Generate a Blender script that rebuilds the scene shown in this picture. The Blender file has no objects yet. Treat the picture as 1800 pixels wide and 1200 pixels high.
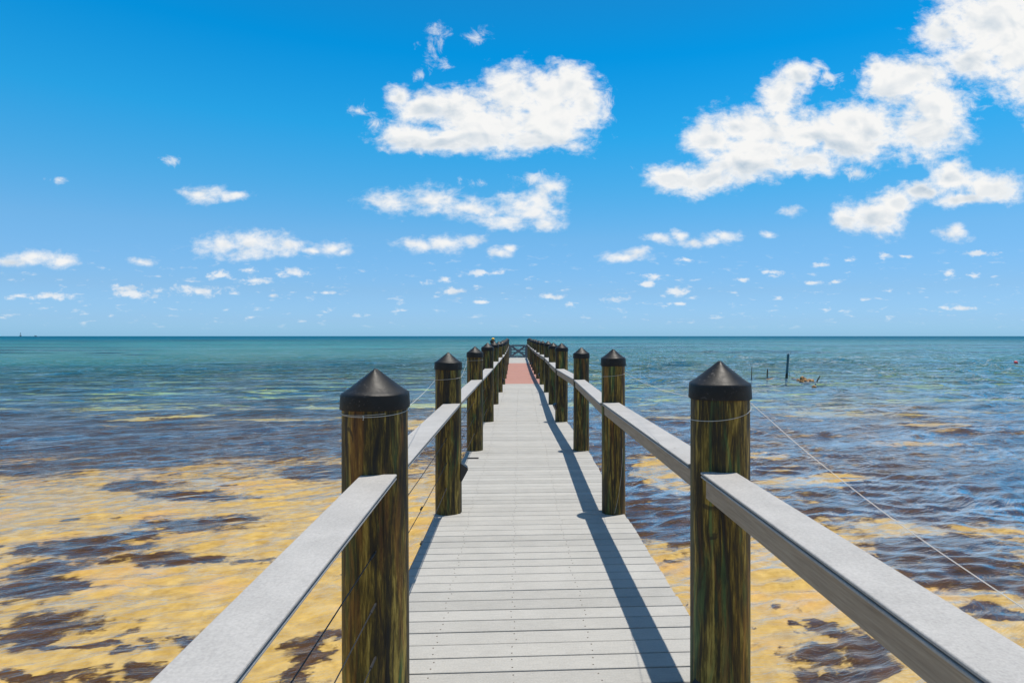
import bpy, math, random
import numpy as np
random.seed(7)
rng = np.random.default_rng(11)
S = bpy.context.scene
C = S.collection
R = math.radians

# ------------------------------------------------------------------ camera
F = 1116.0 / 1800.0            # focal length in picture widths
CAM_H = 1.67                   # eye above the deck (deck top is z = 0)
WATER_Z = -1.23
YAW = math.atan(0.054)
cam_d = bpy.data.cameras.new('camera')
cam = bpy.data.objects.new('camera', cam_d)
C.objects.link(cam)
cam.location = (0, 0, CAM_H)
cam.rotation_euler = (R(90), 0, -YAW)
cam_d.sensor_width = 36.0
cam_d.lens = 36.0 * F
cam_d.shift_x = -81.0 / 1800
cam_d.shift_y = -9.5 / 1800
cam_d.clip_start = 0.05
cam_d.clip_end = 60000
S.camera = cam
S.render.resolution_x, S.render.resolution_y = 1024, 682

# ------------------------------------------------------------------ colour management
S.view_settings.view_transform = 'Standard'
S.view_settings.look = 'None'
S.view_settings.exposure = 0.0
S.view_settings.gamma = 1.0
S.cycles.max_bounces = 10
S.cycles.transparent_max_bounces = 10
S.cycles.sample_clamp_indirect = 4.0
S.cycles.sample_clamp_direct = 2.5
S.cycles.caustics_reflective = False
S.cycles.caustics_refractive = False
try:
    S.cycles.use_denoising = True
    S.cycles.denoiser = 'OPENIMAGEDENOISE'
except Exception:
    pass


# ------------------------------------------------------------------ node helpers
class NT:
    def __init__(self, tree):
        self.t = tree
        self.n = tree.nodes
        self.l = tree.links

    def new(self, kind, **kw):
        nd = self.n.new(kind)
        for k, v in kw.items():
            setattr(nd, k, v)
        return nd

    def put(self, sock, v):
        if v is None:
            return
        if isinstance(v, bpy.types.NodeSocket):
            self.l.new(v, sock)
        else:
            if isinstance(v, (tuple, list)) and sock.type == 'RGBA' and len(v) == 3:
                v = (*v, 1.0)
            sock.default_value = v

    def m(self, op, a, b=None, c=None, clamp=False):
        nd = self.new('ShaderNodeMath', operation=op, use_clamp=clamp)
        for i, v in enumerate((a, b, c)):
            self.put(nd.inputs[i], v)
        return nd.outputs[0]

    def v(self, op, a, b=None, c=None, s=None):
        nd = self.new('ShaderNodeVectorMath', operation=op)
        for i, q in enumerate((a, b, c)):
            self.put(nd.inputs[i], q)
        if s is not None:
            self.put(nd.inputs['Scale'], s)
        return nd.outputs['Value'] if op in ('LENGTH', 'DOT_PRODUCT', 'DISTANCE') else nd.outputs[0]

    def noise(self, vec, scale=5, detail=3, rough=0.5, dist=0.0, lac=2.0, out=0, dims='3D'):
        nd = self.new('ShaderNodeTexNoise', noise_dimensions=dims)
        self.put(nd.inputs['Vector'], vec)
        self.put(nd.inputs['Scale'], scale)
        self.put(nd.inputs['Detail'], detail)
        self.put(nd.inputs['Roughness'], rough)
        self.put(nd.inputs['Lacunarity'], lac)
        self.put(nd.inputs['Distortion'], dist)
        return nd.outputs[out]

    def ramp(self, fac, stops, mode='LINEAR'):
        nd = self.new('ShaderNodeValToRGB')
        cr = nd.color_ramp
        cr.interpolation = mode
        while len(cr.elements) < len(stops):
            cr.elements.new(0.5)
        for e, (p, c) in zip(cr.elements, stops):
            e.position = p
            e.color = (*c, 1.0) if len(c) == 3 else c
        self.put(nd.inputs[0], fac)
        return nd.outputs[0]

    def sm(self, x, lo, hi, a=0.0, b=1.0):
        nd = self.new('ShaderNodeMapRange', interpolation_type='SMOOTHSTEP')
        for i, v in enumerate((x, lo, hi, a, b)):
            self.put(nd.inputs[i], v)
        return nd.outputs[0]

    def lin(self, x, lo, hi, a=0.0, b=1.0):
        nd = self.new('ShaderNodeMapRange')
        for i, v in enumerate((x, lo, hi, a, b)):
            self.put(nd.inputs[i], v)
        return nd.outputs[0]

    def mix(self, f, a, b, blend='MIX'):
        nd = self.new('ShaderNodeMix', data_type='RGBA', blend_type=blend)
        self.put(nd.inputs[0], f)
        self.put(nd.inputs[6], a)
        self.put(nd.inputs[7], b)
        return nd.outputs[2]

    def xyz(self, x, y, z):
        nd = self.new('ShaderNodeCombineXYZ')
        for i, v in enumerate((x, y, z)):
            self.put(nd.inputs[i], v)
        return nd.outputs[0]

    def sep(self, v):
        nd = self.new('ShaderNodeSeparateXYZ')
        self.put(nd.inputs[0], v)
        return nd.outputs

    def bump(self, h, strength, dist, normal=None):
        nd = self.new('ShaderNodeBump')
        self.put(nd.inputs['Strength'], strength)
        self.put(nd.inputs['Distance'], dist)
        self.put(nd.inputs['Height'], h)
        if normal is not None:
            self.put(nd.inputs['Normal'], normal)
        return nd.outputs[0]

    def blobs(self, p, lst, soft=0.0):
        """largest of (1 - normalised distance) over a list of ellipses (cx, cy, rx, ry)"""
        acc = None
        for (cx, cy, rx, ry) in lst:
            q = self.v('MULTIPLY_ADD', p, (1 / rx, 1 / ry, 0), (-cx / rx, -cy / ry, 0))
            d = self.v('LENGTH', q)
            acc = d if acc is None else (self.m('SMOOTH_MIN', acc, d, soft) if soft else self.m('MINIMUM', acc, d))
        return self.m('SUBTRACT', 1.0, acc)


# ------------------------------------------------------------------ sun
TX, TY = 0.165, 0.075          # horizontal lean of the sunlight per metre of height
sun_vec = (TX, TY, 1.0)
SUN_EL = math.atan(1 / math.hypot(TX, TY))
SUN_AZ = math.atan2(TX, TY)
sd = bpy.data.lights.new('sun', 'SUN')
sd.energy = 5.0
sd.angle = R(0.5)
sd.color = (1.0, 0.93, 0.83)
sun = bpy.data.objects.new('sun', sd)
C.objects.link(sun)
from mathutils import Vector
sun.rotation_euler = Vector(sun_vec).to_track_quat('Z', 'Y').to_euler()
sun.location = (20, 10, 100)

# ------------------------------------------------------------------ world: sky and its clouds
W = bpy.data.worlds.new('World')
S.world = W
W.use_nodes = True
W.node_tree.nodes.clear()
w = NT(W.node_tree)
sky = w.new('ShaderNodeTexSky', sky_type='NISHITA', sun_disc=False)
sky.sun_elevation = SUN_EL
sky.sun_rotation = SUN_AZ
sky.altitude = 0
sky.air_density = 1.0
sky.dust_density = 0.35
sky.ozone_density = 2.0
SKY_STRENGTH = 0.1
# tropical air: how far each colour of the sky departs from the standard one, by height (sine of elevation)
SKY_GAIN = [(0.0, 0.50, 1.02, 1.92), (0.023, 0.53, 0.92, 1.66), (0.068, 0.56, 0.89, 1.36), (0.15, 0.55, 1.04, 1.36),
            (0.22, 0.33, 1.14, 1.46), (0.30, 0.12, 1.22, 1.60), (0.40, 0.01, 1.13, 1.64), (1.0, 0.36, 0.42, 0.48)]
tc = w.new('ShaderNodeTexCoord')
D = tc.outputs['Generated']
dzz0 = w.sep(D)[2]
rot = w.new('ShaderNodeVectorRotate', rotation_type='Z_AXIS')
w.put(rot.inputs['Vector'], D)
w.put(rot.inputs['Angle'], YAW)
dx, dy, dz = w.sep(rot.outputs[0])
dyc = w.m('MAXIMUM', dy, 0.05)
U = w.m('DIVIDE', dx, dyc)
V = w.m('DIVIDE', dz, dyc)
P = w.xyz(U, V, 0.0)


def sky_blob(px, py, rx, ry):
    return ((px - 981) / 1116, (590.5 - py) / 1116, rx / 1116, ry / 1116)


big = [(900,165,62,60),(960,162,62,58),(870,215,120,56),(970,212,85,58),(800,192,64,48),(745,185,70,34),(720,237,62,34),
       (702,168,30,22),(1028,180,40,52),(1000,150,40,40),(950,240,90,36),(762,250,100,22),(840,240,110,32),
       (1185,308,52,30),(1245,312,72,32),(1305,292,84,44),(1252,245,56,44),(1330,232,92,56),(1372,165,48,46),(1404,136,40,30),
       (1425,235,92,54),(1420,285,64,30),(1530,232,104,56),(1625,232,90,50),(1645,192,66,52),(1565,150,56,50),(1605,140,76,42),
       (1545,120,36,24),(1480,255,84,34),(1500,215,70,40),(1330,265,90,40),(1290,225,50,40),
       (1735,40,118,84),(1790,80,118,104),(1655,62,50,40),(1700,108,66,34),(1810,150,66,48),
       (1492,385,40,28),(1537,374,58,40),(1575,350,46,26),(1612,334,52,20),(1682,310,46,32),(1742,326,62,32),(1690,348,60,16)]
mid = [(690,352,68,27),(760,354,84,34),(830,368,64,28),(905,362,54,34),(950,354,54,38),(965,328,36,20),(940,370,60,36),(890,390,64,18),(960,390,48,18),
       
       (350,337,50,19),(415,342,40,13),
       (390,430,64,27),(445,426,80,28),(500,431,48,24),(585,432,38,18),(440,446,66,15),(552,438,34,9),(606,443,20,9),
       (60,457,64,16),(112,461,36,14),(20,464,44,11),(248,458,30,10),
       (735,433,52,17),(782,430,64,19),(822,429,32,15),(878,446,30,13),(896,438,20,9),
       (1100,454,58,12),(1118,447,38,13),
       (1160,419,36,16),(1195,412,26,15),(1216,425,34,13),(1255,423,42,15),(1277,417,28,14),
       (1392,375,32,13),(1347,413,21,11),(1672,412,34,17),(1682,404,22,14)]
small = [(515,478,34,9),(450,493,36,8),(385,483,26,9),(240,516,52,12),(345,511,62,11),(215,506,27,8),(95,520,48,8),(30,520,24,6),
         (440,475,19,6),(1190,511,28,11),(1135,499,19,8),(1150,487,27,7),(1085,526,25,7),(970,521,34,7),(850,479,40,7),(800,512,28,7),
         (750,497,14,7),(780,491,15,6),(1690,541,38,5),(1490,457,15,6),(1440,467,24,6),(1430,497,22,5),(1470,496,15,5),(1668,481,14,8),
         (1712,484,17,6),(1305,493,16,5),(1192,533,21,4),(1000,536,12,6),(1355,478,22,5),(1555,448,15,7),(1592,451,15,5),(848,531,17,4),
         (480,520,13,4),(575,515,28,4),(1720,445,38,7),(1205,457,24,5)]
wisps = [(768,52,26,24),(758,82,24,26),(770,70,20,30),(836,62,28,22),(742,130,24,14),(784,108,20,16),(632,198,34,20),(655,215,30,20),(832,317,34,12),
         (1205,300,40,30),(1455,140,34,18),(1440,118,30,14),(1550,128,60,28),(1700,180,50,30),(1165,300,46,24),(1650,330,90,20),(1500,300,40,16),
         (298,283,24,12),(100,316,26,9),(1690,200,40,24),(1060,190,30,50),(940,318,60,16)]
warp = w.v('SUBTRACT', w.noise(P, 9, 2, 0.55, out=1), (0.5, 0.5, 0.5))
Pw = w.v('ADD', P, w.v('SCALE', warp, s=0.03))
fb = w.blobs(Pw, [sky_blob(b[0], b[1], b[2] * 1.04, b[3] * 1.04) for b in big], 0.35)
fb2 = w.blobs(w.v('ADD', Pw, (0.0, -0.022, 0.0)), [sky_blob(b[0], b[1], b[2] * 1.04, b[3] * 1.04) for b in big], 0.35)
fm = w.blobs(Pw, [sky_blob(*b) for b in mid], 0.25)
fw = w.blobs(Pw, [sky_blob(*b) for b in wisps])
fs = w.blobs(P, [sky_blob(*b) for b in small])
stretch = w.v('MULTIPLY', Pw, (1.0, 1.25, 1.0))
n1 = w.noise(stretch, 16, 9, 0.62, 0.35)
n1a = w.noise(stretch, 16, 3, 0.5, 0.35)
n1b = w.noise(w.v('ADD', stretch, (0.008, 0.014, 0.0)), 16, 3, 0.5, 0.35)
n2 = w.noise(w.v('MULTIPLY', P, (1.0, 1.6, 1.0)), 50, 6, 0.62, 0.2)
n1c = w.m('SUBTRACT', n1, 0.5)
n2c = w.m('SUBTRACT', n2, 0.5)
den_b = w.m('ADD', w.m('MULTIPLY_ADD', n1c, 1.45, fb), w.m('MULTIPLY', n2c, 1.0))
den_m = w.m('ADD', w.m('MULTIPLY_ADD', n1c, 1.4, fm), w.m('MULTIPLY', n2c, 1.5))
den_s = w.m('MULTIPLY_ADD', n2c, 3.4, fs)
a_b = w.sm(den_b, -0.10, 0.66)
a_m = w.m('MULTIPLY', w.sm(den_m, -0.05, 1.05), 0.96)
a_s = w.m('MULTIPLY', w.sm(den_s, 0.0, 1.0), 0.8)
n3 = w.m('SUBTRACT', w.noise(w.v('MULTIPLY', Pw, (1.0, 1.2, 1.0)), 34, 8, 0.68, 0.5), 0.5)
a_w = w.m('MULTIPLY', w.sm(w.m('MULTIPLY_ADD', n3, 4.0, w.m('SUBTRACT', fw, 0.2)), 0.0, 1.3), 0.8)
a_s = w.m('MAXIMUM', a_s, a_w)
# small far clouds strung along the bottom of the sky
el = w.m('MAXIMUM', V, 0.004)
far = w.xyz(w.m('DIVIDE', U, w.m('ADD', el, 0.03)), w.m('DIVIDE', 1.0, w.m('ADD', el, 0.03)), 3.0)
nf = w.noise(w.v('MULTIPLY', P, (1.0, 3.2, 1.0)), w.lin(V, 0.0, 0.15, 34.0, 34.0), 5, 0.6, 0.2)
band = w.m('MULTIPLY', w.sm(V, 0.006, 0.03), w.sm(V, 0.16, 0.07))
a_f = w.m('MULTIPLY', w.m('MULTIPLY', w.sm(nf, 0.57, 0.78), band), 0.7)
front = w.sm(dy, 0.05, 0.2)
alpha = w.m('MAXIMUM', w.m('MAXIMUM', a_b, a_m), w.m('MAXIMUM', a_s, a_f))
alpha = w.m('MULTIPLY', w.m('MULTIPLY', alpha, front), w.sm(V, 0.0, 0.012))
# unseen clouds added overhead and behind to whiten the fill light
nr = w.noise(D, 4.5, 6, 0.6, 0.2)
a_r = w.m('MULTIPLY', w.sm(nr, 0.55, 0.64), w.m('MAXIMUM', w.m('SUBTRACT', 1.0, front), w.sm(V, 0.8, 1.1)))
a_r = w.m('MULTIPLY', a_r, w.sm(dzz0, 0.02, 0.15))
alpha = w.m('MAXIMUM', alpha, a_r)
relief = w.m('MULTIPLY', w.m('SUBTRACT', n1b, n1a), -0.9)
thick = w.m('MAXIMUM', den_b, w.m('MULTIPLY', den_m, 0.8))
grey = w.m('MULTIPLY', w.sm(thick, 0.45, 1.4), w.sm(w.noise(P, 7, 2, 0.5), 0.40, 0.68))
under_ = w.m('MULTIPLY', w.sm(w.m('SUBTRACT', fb, fb2), 0.05, 0.55), w.sm(den_b, 0.35, 0.8))
lum = w.m('ADD', w.m('SUBTRACT', w.m('SUBTRACT', 0.975, w.m('MULTIPLY', under_, 0.15)), w.m('MULTIPLY', grey, 0.24)), w.m('MINIMUM', relief, 0.04))  # cloud shading put into the colour: darker bases and thick parts, noise relief
lum = w.m('MAXIMUM', w.m('MINIMUM', lum, 1.0), 0.5)
cloud_col = w.mix(w.lin(lum, 0.55, 0.97), (0.44, 0.56, 0.68), (0.93, 0.93, 0.92))

sr = w.new('ShaderNodeSeparateColor')
w.put(sr.inputs[0], sky.outputs[0])
cc = w.new('ShaderNodeCombineColor')
dzz = w.sep(D)[2]
gain = w.ramp(dzz, [(z, (r / 2, g / 2, b / 2)) for (z, r, g, b) in SKY_GAIN])
gs = w.new('ShaderNodeSeparateColor')
w.put(gs.inputs[0], gain)
for i in range(3):
    w.put(cc.inputs[i], w.m('MULTIPLY', sr.outputs[i], w.m('MULTIPLY', gs.outputs[i], 2.0)))
cl = w.v('SCALE', cloud_col, s=1 / SKY_STRENGTH)
skymix = w.mix(alpha, cc.outputs[0], cl)
bg = w.new('ShaderNodeBackground')
w.put(bg.inputs[0], skymix)
bg.inputs[1].default_value = SKY_STRENGTH
wo = w.new('ShaderNodeOutputWorld')
w.l.new(bg.outputs[0], wo.inputs[0])
W.cycles.sampling_method = 'MANUAL'
W.cycles.sample_map_resolution = 512


# ------------------------------------------------------------------ geometry helpers
def world(X, d, z):
    """a place measured off the view axis: X sideways from the pier line, d metres ahead"""
    return (X * math.cos(YAW), d / math.cos(YAW) - X * math.sin(YAW), z)


def ground(px, py, z):
    d = (CAM_H - z) * 1116.0 / (py - 590.5)
    X = (px - 920.7) * d / 1116.0
    return world(X, d, z)


WORLD_AT = {}


class MB:
    def __init__(self):
        self.v, self.f, self.mi = [], [], []

    def add(self, vs, fs, mi=0):
        o = len(self.v)
        self.v += [tuple(map(float, p)) for p in vs]
        self.f += [tuple(i + o for i in q) for q in fs]
        self.mi += [mi] * len(fs)

    def box(self, c, s, ax=None, mi=0, bev=0.0):
        """box centred c with sizes s along axes ax (3 unit vectors)"""
        ax = ax or ((1, 0, 0), (0, 1, 0), (0, 0, 1))
        A = [Vector(a) for a in ax]
        hx, hy, hz = s[0] / 2, s[1] / 2, s[2] / 2
        b = min(bev, hx * .9, hz * .9)
        if b <= 0:
            prof = [(-hx, -hz), (hx, -hz), (hx, hz), (-hx, hz)]
        else:
            prof = [(-hx + b, -hz), (hx - b, -hz), (hx, -hz + b), (hx, hz - b), (hx - b * .6, hz - b * .25), (hx - b * 1.6, hz), (-hx + b * 1.6, hz), (-hx + b * .6, hz - b * .25), (-hx, hz - b), (-hx, -hz + b)]
        n = len(prof)
        vs = []
        for sy in (-hy, hy):
            for (x, z) in prof:
                vs.append(Vector(c) + A[0] * x + A[1] * sy + A[2] * z)
        fs = [(i, (i + 1) % n, n + (i + 1) % n, n + i) for i in range(n)]
        fs += [tuple(range(n))[::-1], tuple(range(n, 2 * n))]
        fs = [tuple(q[::-1]) for q in fs]
        self.add(vs, fs, mi)

    def rings(self, cs, rs, n=24, mi=0, cap=(True, True), wob=None):
        """surface of circles (centre, radius) stacked"""
        vs, fs = [], []
        for k, (c, r) in enumerate(zip(cs, rs)):
            for i in range(n):
                a = 2 * math.pi * i / n
                rr = r * (1 + (wob(a, k) if wob else 0))
                vs.append((c[0] + rr * math.cos(a), c[1] + rr * math.sin(a), c[2]))
        for k in range(len(cs) - 1):
            for i in range(n):
                j = (i + 1) % n
                fs.append((k * n + i, k * n + j, (k + 1) * n + j, (k + 1) * n + i))
        if cap[0]:
            fs.append(tuple(range(n))[::-1])
        if cap[1]:
            fs.append(tuple(range((len(cs) - 1) * n, len(cs) * n)))
        self.add(vs, fs, mi)

    def tube(self, pts, r, n=6, mi=0):
        pts = [Vector(p) for p in pts]
        vs, fs = [], []
        for k, p in enumerate(pts):
            t = (pts[min(k + 1, len(pts) - 1)] - pts[max(k - 1, 0)]).normalized()
            up = Vector((0, 0, 1)) if abs(t.z) < 0.95 else Vector((1, 0, 0))
            a = t.cross(up).normalized()
            b = t.cross(a)
            for i in range(n):
                q = 2 * math.pi * i / n
                vs.append(p + (a * math.cos(q) + b * math.sin(q)) * r)
        for k in range(len(pts) - 1):
            for i in range(n):
                j = (i + 1) % n
                fs.append((k * n + i, k * n + j, (k + 1) * n + j, (k + 1) * n + i))
        fs.append(tuple(range(n)))
        fs.append(tuple(range((len(pts) - 1) * n, len(pts) * n))[::-1])
        self.add(vs, fs, mi)

    def build(self, name, mats, parent=None, smooth=False, angle=40, loc=None, local=False):
        """vertices are in world space, or in the parent's space when local"""
        me = bpy.data.meshes.new(name)
        base = WORLD_AT.get(parent.name, Vector()) if parent is not None else Vector()
        if loc is not None:
            L = Vector(loc)
            self.v = [tuple(Vector(p) - L) for p in self.v]
        else:
            L = base if local else Vector()
        me.from_pydata(self.v, [], self.f)
        me.update()
        if not isinstance(mats, (list, tuple)):
            mats = [mats]
        for m_ in mats:
            me.materials.append(m_)
        me.polygons.foreach_set('material_index', self.mi)
        if smooth:
            me.polygons.foreach_set('use_smooth', [True] * len(me.polygons))
            me.set_sharp_from_angle(angle=R(angle))
        o = bpy.data.objects.new(name, me)
        C.objects.link(o)
        WORLD_AT[o.name] = L.copy()
        o.location = L - base
        if parent is not None:
            o.parent = parent
        return o


def tag(o, label=None, cat=None, group=None, kind=None):
    for k, v in (('label', label), ('category', cat), ('group', group), ('kind', kind)):
        if v:
            o[k] = v
    return o


def empty(name, loc=(0, 0, 0)):
    o = bpy.data.objects.new(name, None)
    o.location = loc
    C.objects.link(o)
    WORLD_AT[o.name] = Vector(loc)
    return o


# ------------------------------------------------------------------ materials
def mat(name):
    m_ = bpy.data.materials.new(name)
    m_.use_nodes = True
    m_.node_tree.nodes.clear()
    t = NT(m_.node_tree)
    out = t.new('ShaderNodeOutputMaterial')
    return m_, t, out


def principled(t, out, col, rough=0.5, normal=None, spec=0.5, metal=0.0):
    p = t.new('ShaderNodeBsdfPrincipled')
    t.put(p.inputs['Base Color'], col)
    t.put(p.inputs['Roughness'], rough)
    t.put(p.inputs['Specular IOR Level'], spec)
    t.put(p.inputs['Metallic'], metal)
    if normal is not None:
        t.put(p.inputs['Normal'], normal)
    t.l.new(p.outputs[0], out.inputs[0])
    return p


def plain(name, col, rough=0.5, var=0.25, scale=30, spec=0.5, metal=0.0):
    m_, t, out = mat(name)
    tcn = t.new('ShaderNodeTexCoord')
    n = t.noise(tcn.outputs['Object'], scale, 4, 0.6)
    c = t.mix(t.lin(n, 0.3, 0.7), tuple(x * (1 - var) for x in col), tuple(min(1, x * (1 + var)) for x in col))
    principled(t, out, c, rough, t.bump(n, 0.15, 0.01), spec, metal)
    return m_


def composite(name, c1, c2, fine=1.0):
    """composite boards: per-board shade in the 'tone' attribute, fine brushed grain"""
    m_, t, out = mat(name)
    tcn = t.new('ShaderNodeTexCoord')
    at_ = t.new('ShaderNodeAttribute', attribute_name='tone')
    tone = at_.outputs['Fac']
    O = tcn.outputs['Object']
    g = t.noise(t.v('MULTIPLY', O, (9, 110, 40)), 1.0 * fine, 5, 0.72)
    sp = t.noise(O, 95, 4, 0.75)
    blot = t.noise(O, 3.2, 5, 0.6)
    f = t.m('ADD', t.m('MULTIPLY', t.m('SUBTRACT', g, 0.5), 1.0), t.m('MULTIPLY', t.m('SUBTRACT', blot, 0.5), 0.55))
    f = t.m('ADD', f, t.m('MULTIPLY', t.m('SUBTRACT', tone, 0.5), 0.28))
    f = t.m('ADD', f, t.m('MULTIPLY', t.m('SUBTRACT', sp, 0.5), 1.2))
    f = t.m('ADD', f, 0.5, clamp=True)
    c = t.mix(f, c1, c2)
    st = t.sm(t.noise(t.v('MULTIPLY', O, (5, 9, 5)), 1.0, 4, 0.7), 0.66, 0.78)
    c = t.mix(t.m('MULTIPLY', st, 0.3), c, tuple(x * 0.55 for x in c1))
    principled(t, out, c, 0.72, t.bump(t.m('ADD', g, sp), 0.25, 0.002), 0.3)
    return m_


M_deck = composite('grey_composite_deck', (0.265, 0.26, 0.242), (0.455, 0.445, 0.415))
M_red = composite('red_composite_deck', (0.29, 0.145, 0.112), (0.43, 0.225, 0.18))
M_screw = plain('screw_head', (0.09, 0.07, 0.05), 0.5)
M_gap = plain('dark_timber_under_deck', (0.05, 0.04, 0.03), 0.9)

# rail cap boards (grain runs along the rail)
M_rail, t, out = mat('grey_composite_rail')
O = t.new('ShaderNodeTexCoord').outputs['Object']
g = t.noise(t.v('MULTIPLY', O, (150, 12, 40)), 1.0, 4, 0.7)
sp = t.noise(O, 120, 5, 0.78)
bl = t.noise(O, 6, 5, 0.6)
f = t.m('ADD', t.m('MULTIPLY', t.m('SUBTRACT', sp, 0.5), 1.9), t.m('MULTIPLY', t.m('SUBTRACT', bl, 0.5), 1.0))
f = t.m('ADD', t.m('ADD', f, t.m('MULTIPLY', t.m('SUBTRACT', g, 0.5), 0.3)), 0.5, clamp=True)
c = t.mix(f, (0.28, 0.275, 0.265), (0.46, 0.45, 0.435))
spot = t.new('ShaderNodeTexVoronoi')
t.put(spot.inputs['Vector'], O)
t.put(spot.inputs['Scale'], 5.5)
dots = t.sm(spot.outputs['Distance'], 0.05, 0.03)
c = t.mix(t.m('MULTIPLY', dots, 0.8), c, (0.10, 0.055, 0.03))
principled(t, out, c, 0.65, t.bump(sp, 0.35, 0.002), 0.35)

# greyed timber of the beam under the rail cap
M_beam, t, out = mat('weathered_timber_beam')
O = t.new('ShaderNodeTexCoord').outputs['Object']
g = t.noise(t.v('MULTIPLY', O, (60, 5, 110)), 1.0, 5, 0.65, 0.3)
c = t.ramp(g, [(0.2, (0.24, 0.185, 0.135)), (0.55, (0.40, 0.315, 0.23)), (0.85, (0.50, 0.41, 0.31))])
principled(t, out, c, 0.8, t.bump(g, 0.4, 0.004), 0.25)

# treated pine posts: vertical grain in brown, olive and copper green
M_post, t, out = mat('treated_pine_post')
O = t.new('ShaderNodeTexCoord').outputs['Object']
rnd = t.new('ShaderNodeObjectInfo').outputs['Random']
off = t.xyz(t.m('MULTIPLY', rnd, 37.0), t.m('MULTIPLY', rnd, 91.0), t.m('MULTIPLY', rnd, 53.0))
wv = t.v('SUBTRACT', t.noise(t.v('ADD', t.v('MULTIPLY', O, (3, 3, 1.6)), off), 1.0, 2, 0.5, out=1), (0.5, 0.5, 0.5))
Q = t.v('ADD', t.v('ADD', O, off), t.v('MULTIPLY', wv, (0.05, 0.05, 0.0)))
grain = t.noise(t.v('MULTIPLY', Q, (48, 48, 3.4)), 1.0, 7, 0.70, 0.4)
broad = t.noise(t.v('MULTIPLY', Q, (14, 14, 1.1)), 1.0, 5, 0.64, 0.9)
fine = t.noise(t.v('MULTIPLY', Q, (150, 150, 16)), 1.0, 4, 0.7)
knots = t.noise(t.v('MULTIPLY', Q, (9, 9, 6)), 1.0, 3, 0.6, 1.2)
mixv = t.m('ADD', t.m('MULTIPLY', t.m('SUBTRACT', grain, 0.5), 1.9), t.m('MULTIPLY', t.m('SUBTRACT', fine, 0.5), 0.6))
mixv = t.m('ADD', t.m('ADD', mixv, t.m('MULTIPLY', t.m('SUBTRACT', broad, 0.5), 1.7)), 0.5, clamp=True)
base = t.ramp(mixv, [(0.16, (0.004, 0.003, 0.002)), (0.44, (0.034, 0.023, 0.003)), (0.64, (0.13, 0.085, 0.010)), (0.92, (0.42, 0.29, 0.06))])
gm = t.sm(t.noise(t.v('ADD', t.v('MULTIPLY', Q, (12, 12, 1.3)), (7, 3, 1)), 1.0, 5, 0.62, 0.8), 0.52, 0.66)
base = t.mix(t.m('MULTIPLY', gm, 0.75), base, t.mix(mixv, (0.006, 0.022, 0.008), (0.09, 0.19, 0.055)))
rm = t.sm(t.noise(t.v('ADD', t.v('MULTIPLY', Q, (15, 15, 1.3)), (1, 13, 5)), 1.0, 5, 0.62, 0.7), 0.54, 0.68)
base = t.mix(t.m('MULTIPLY', rm, 0.5), base, t.mix(mixv, (0.05, 0.018, 0.003), (0.36, 0.14, 0.03)))
base = t.mix(t.m('MULTIPLY', t.sm(knots, 0.66, 0.74), 0.8), base, (0.015, 0.010, 0.006))
crack = t.sm(t.noise(t.v('MULTIPLY', Q, (34, 34, 0.7)), 1.0, 2, 0.5, 0.3), 0.33, 0.28)
base = t.mix(t.m('MULTIPLY', crack, 0.85), base, (0.008, 0.006, 0.004))
hgt = t.m('SUBTRACT', t.m('ADD', grain, t.m('MULTIPLY', fine, 0.35)), crack)
principled(t, out, base, 0.55, t.bump(hgt, 0.7, 0.008), 0.35)

# black plastic caps, scuffed and sun bleached
M_cap, t, out = mat('black_plastic_cap')
O = t.new('ShaderNodeTexCoord').outputs['Object']
rnd = t.new('ShaderNodeObjectInfo').outputs['Random']
Oo = t.v('ADD', O, t.xyz(t.m('MULTIPLY', rnd, 17.0), t.m('MULTIPLY', rnd, 29.0), 0.0))
sc1 = t.noise(Oo, 14, 6, 0.65, 1.4)
dust = t.sm(t.noise(Oo, 9, 5, 0.6), 0.45, 0.75)
scuff = t.m('MULTIPLY', t.sm(t.noise(Oo, 22, 3, 0.6, 3.0), 0.60, 0.66), t.sm(t.noise(Oo, 6, 2, 0.5), 0.42, 0.62))
c = t.mix(t.m('MULTIPLY', dust, 0.6), (0.007, 0.008, 0.009), (0.019, 0.020, 0.022))
c = t.mix(t.m('MULTIPLY', scuff, 0.4), c, (0.16, 0.15, 0.14))
rg = t.lin(sc1, 0.3, 0.75, 0.40, 0.62)
principled(t, out, c, rg, t.bump(sc1, 0.2, 0.006), 0.28)

M_wire = plain('dark_steel_cable', (0.018, 0.018, 0.02), 0.6)
M_string = plain('white_fishing_line', (0.55, 0.54, 0.50), 0.5, 0.1)
M_light = plain('black_lamp_housing', (0.014, 0.014, 0.016), 0.4)
M_lens = plain('lamp_lens', (0.25, 0.25, 0.24), 0.25)
M_gate = plain('dark_grey_gate_board', (0.14, 0.15, 0.17), 0.7, 0.25, 12)
M_yellow = plain('yellow_plastic', (0.85, 0.50, 0.04), 0.5, 0.15)
M_redp = plain('red_buoy_paint', (0.62, 0.02, 0.03), 0.4, 0.2)
M_white = plain('white_plastic', (0.75, 0.75, 0.73), 0.5, 0.1)
M_stake = plain('wet_dark_timber', (0.035, 0.026, 0.018), 0.6, 0.5, 20)
M_pipe, t, out = mat('faded_teal_pipe')
O = t.new('ShaderNodeTexCoord').outputs['Object']
z = t.sep(O)[2]
n = t.noise(O, 9, 4, 0.6)
c = t.mix(t.lin(n, 0.3, 0.7), (0.035, 0.11, 0.14), (0.07, 0.18, 0.22))
c = t.mix(t.sm(t.m('ADD', z, t.m('MULTIPLY', n, 0.3)), 0.55, 0.4), c, (0.012, 0.022, 0.008))
principled(t, out, c, 0.55)
M_rock, t, out = mat('orange_brown_rock')
O = t.new('ShaderNodeTexCoord').outputs['Object']
n = t.noise(O, 5, 5, 0.65)
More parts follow.
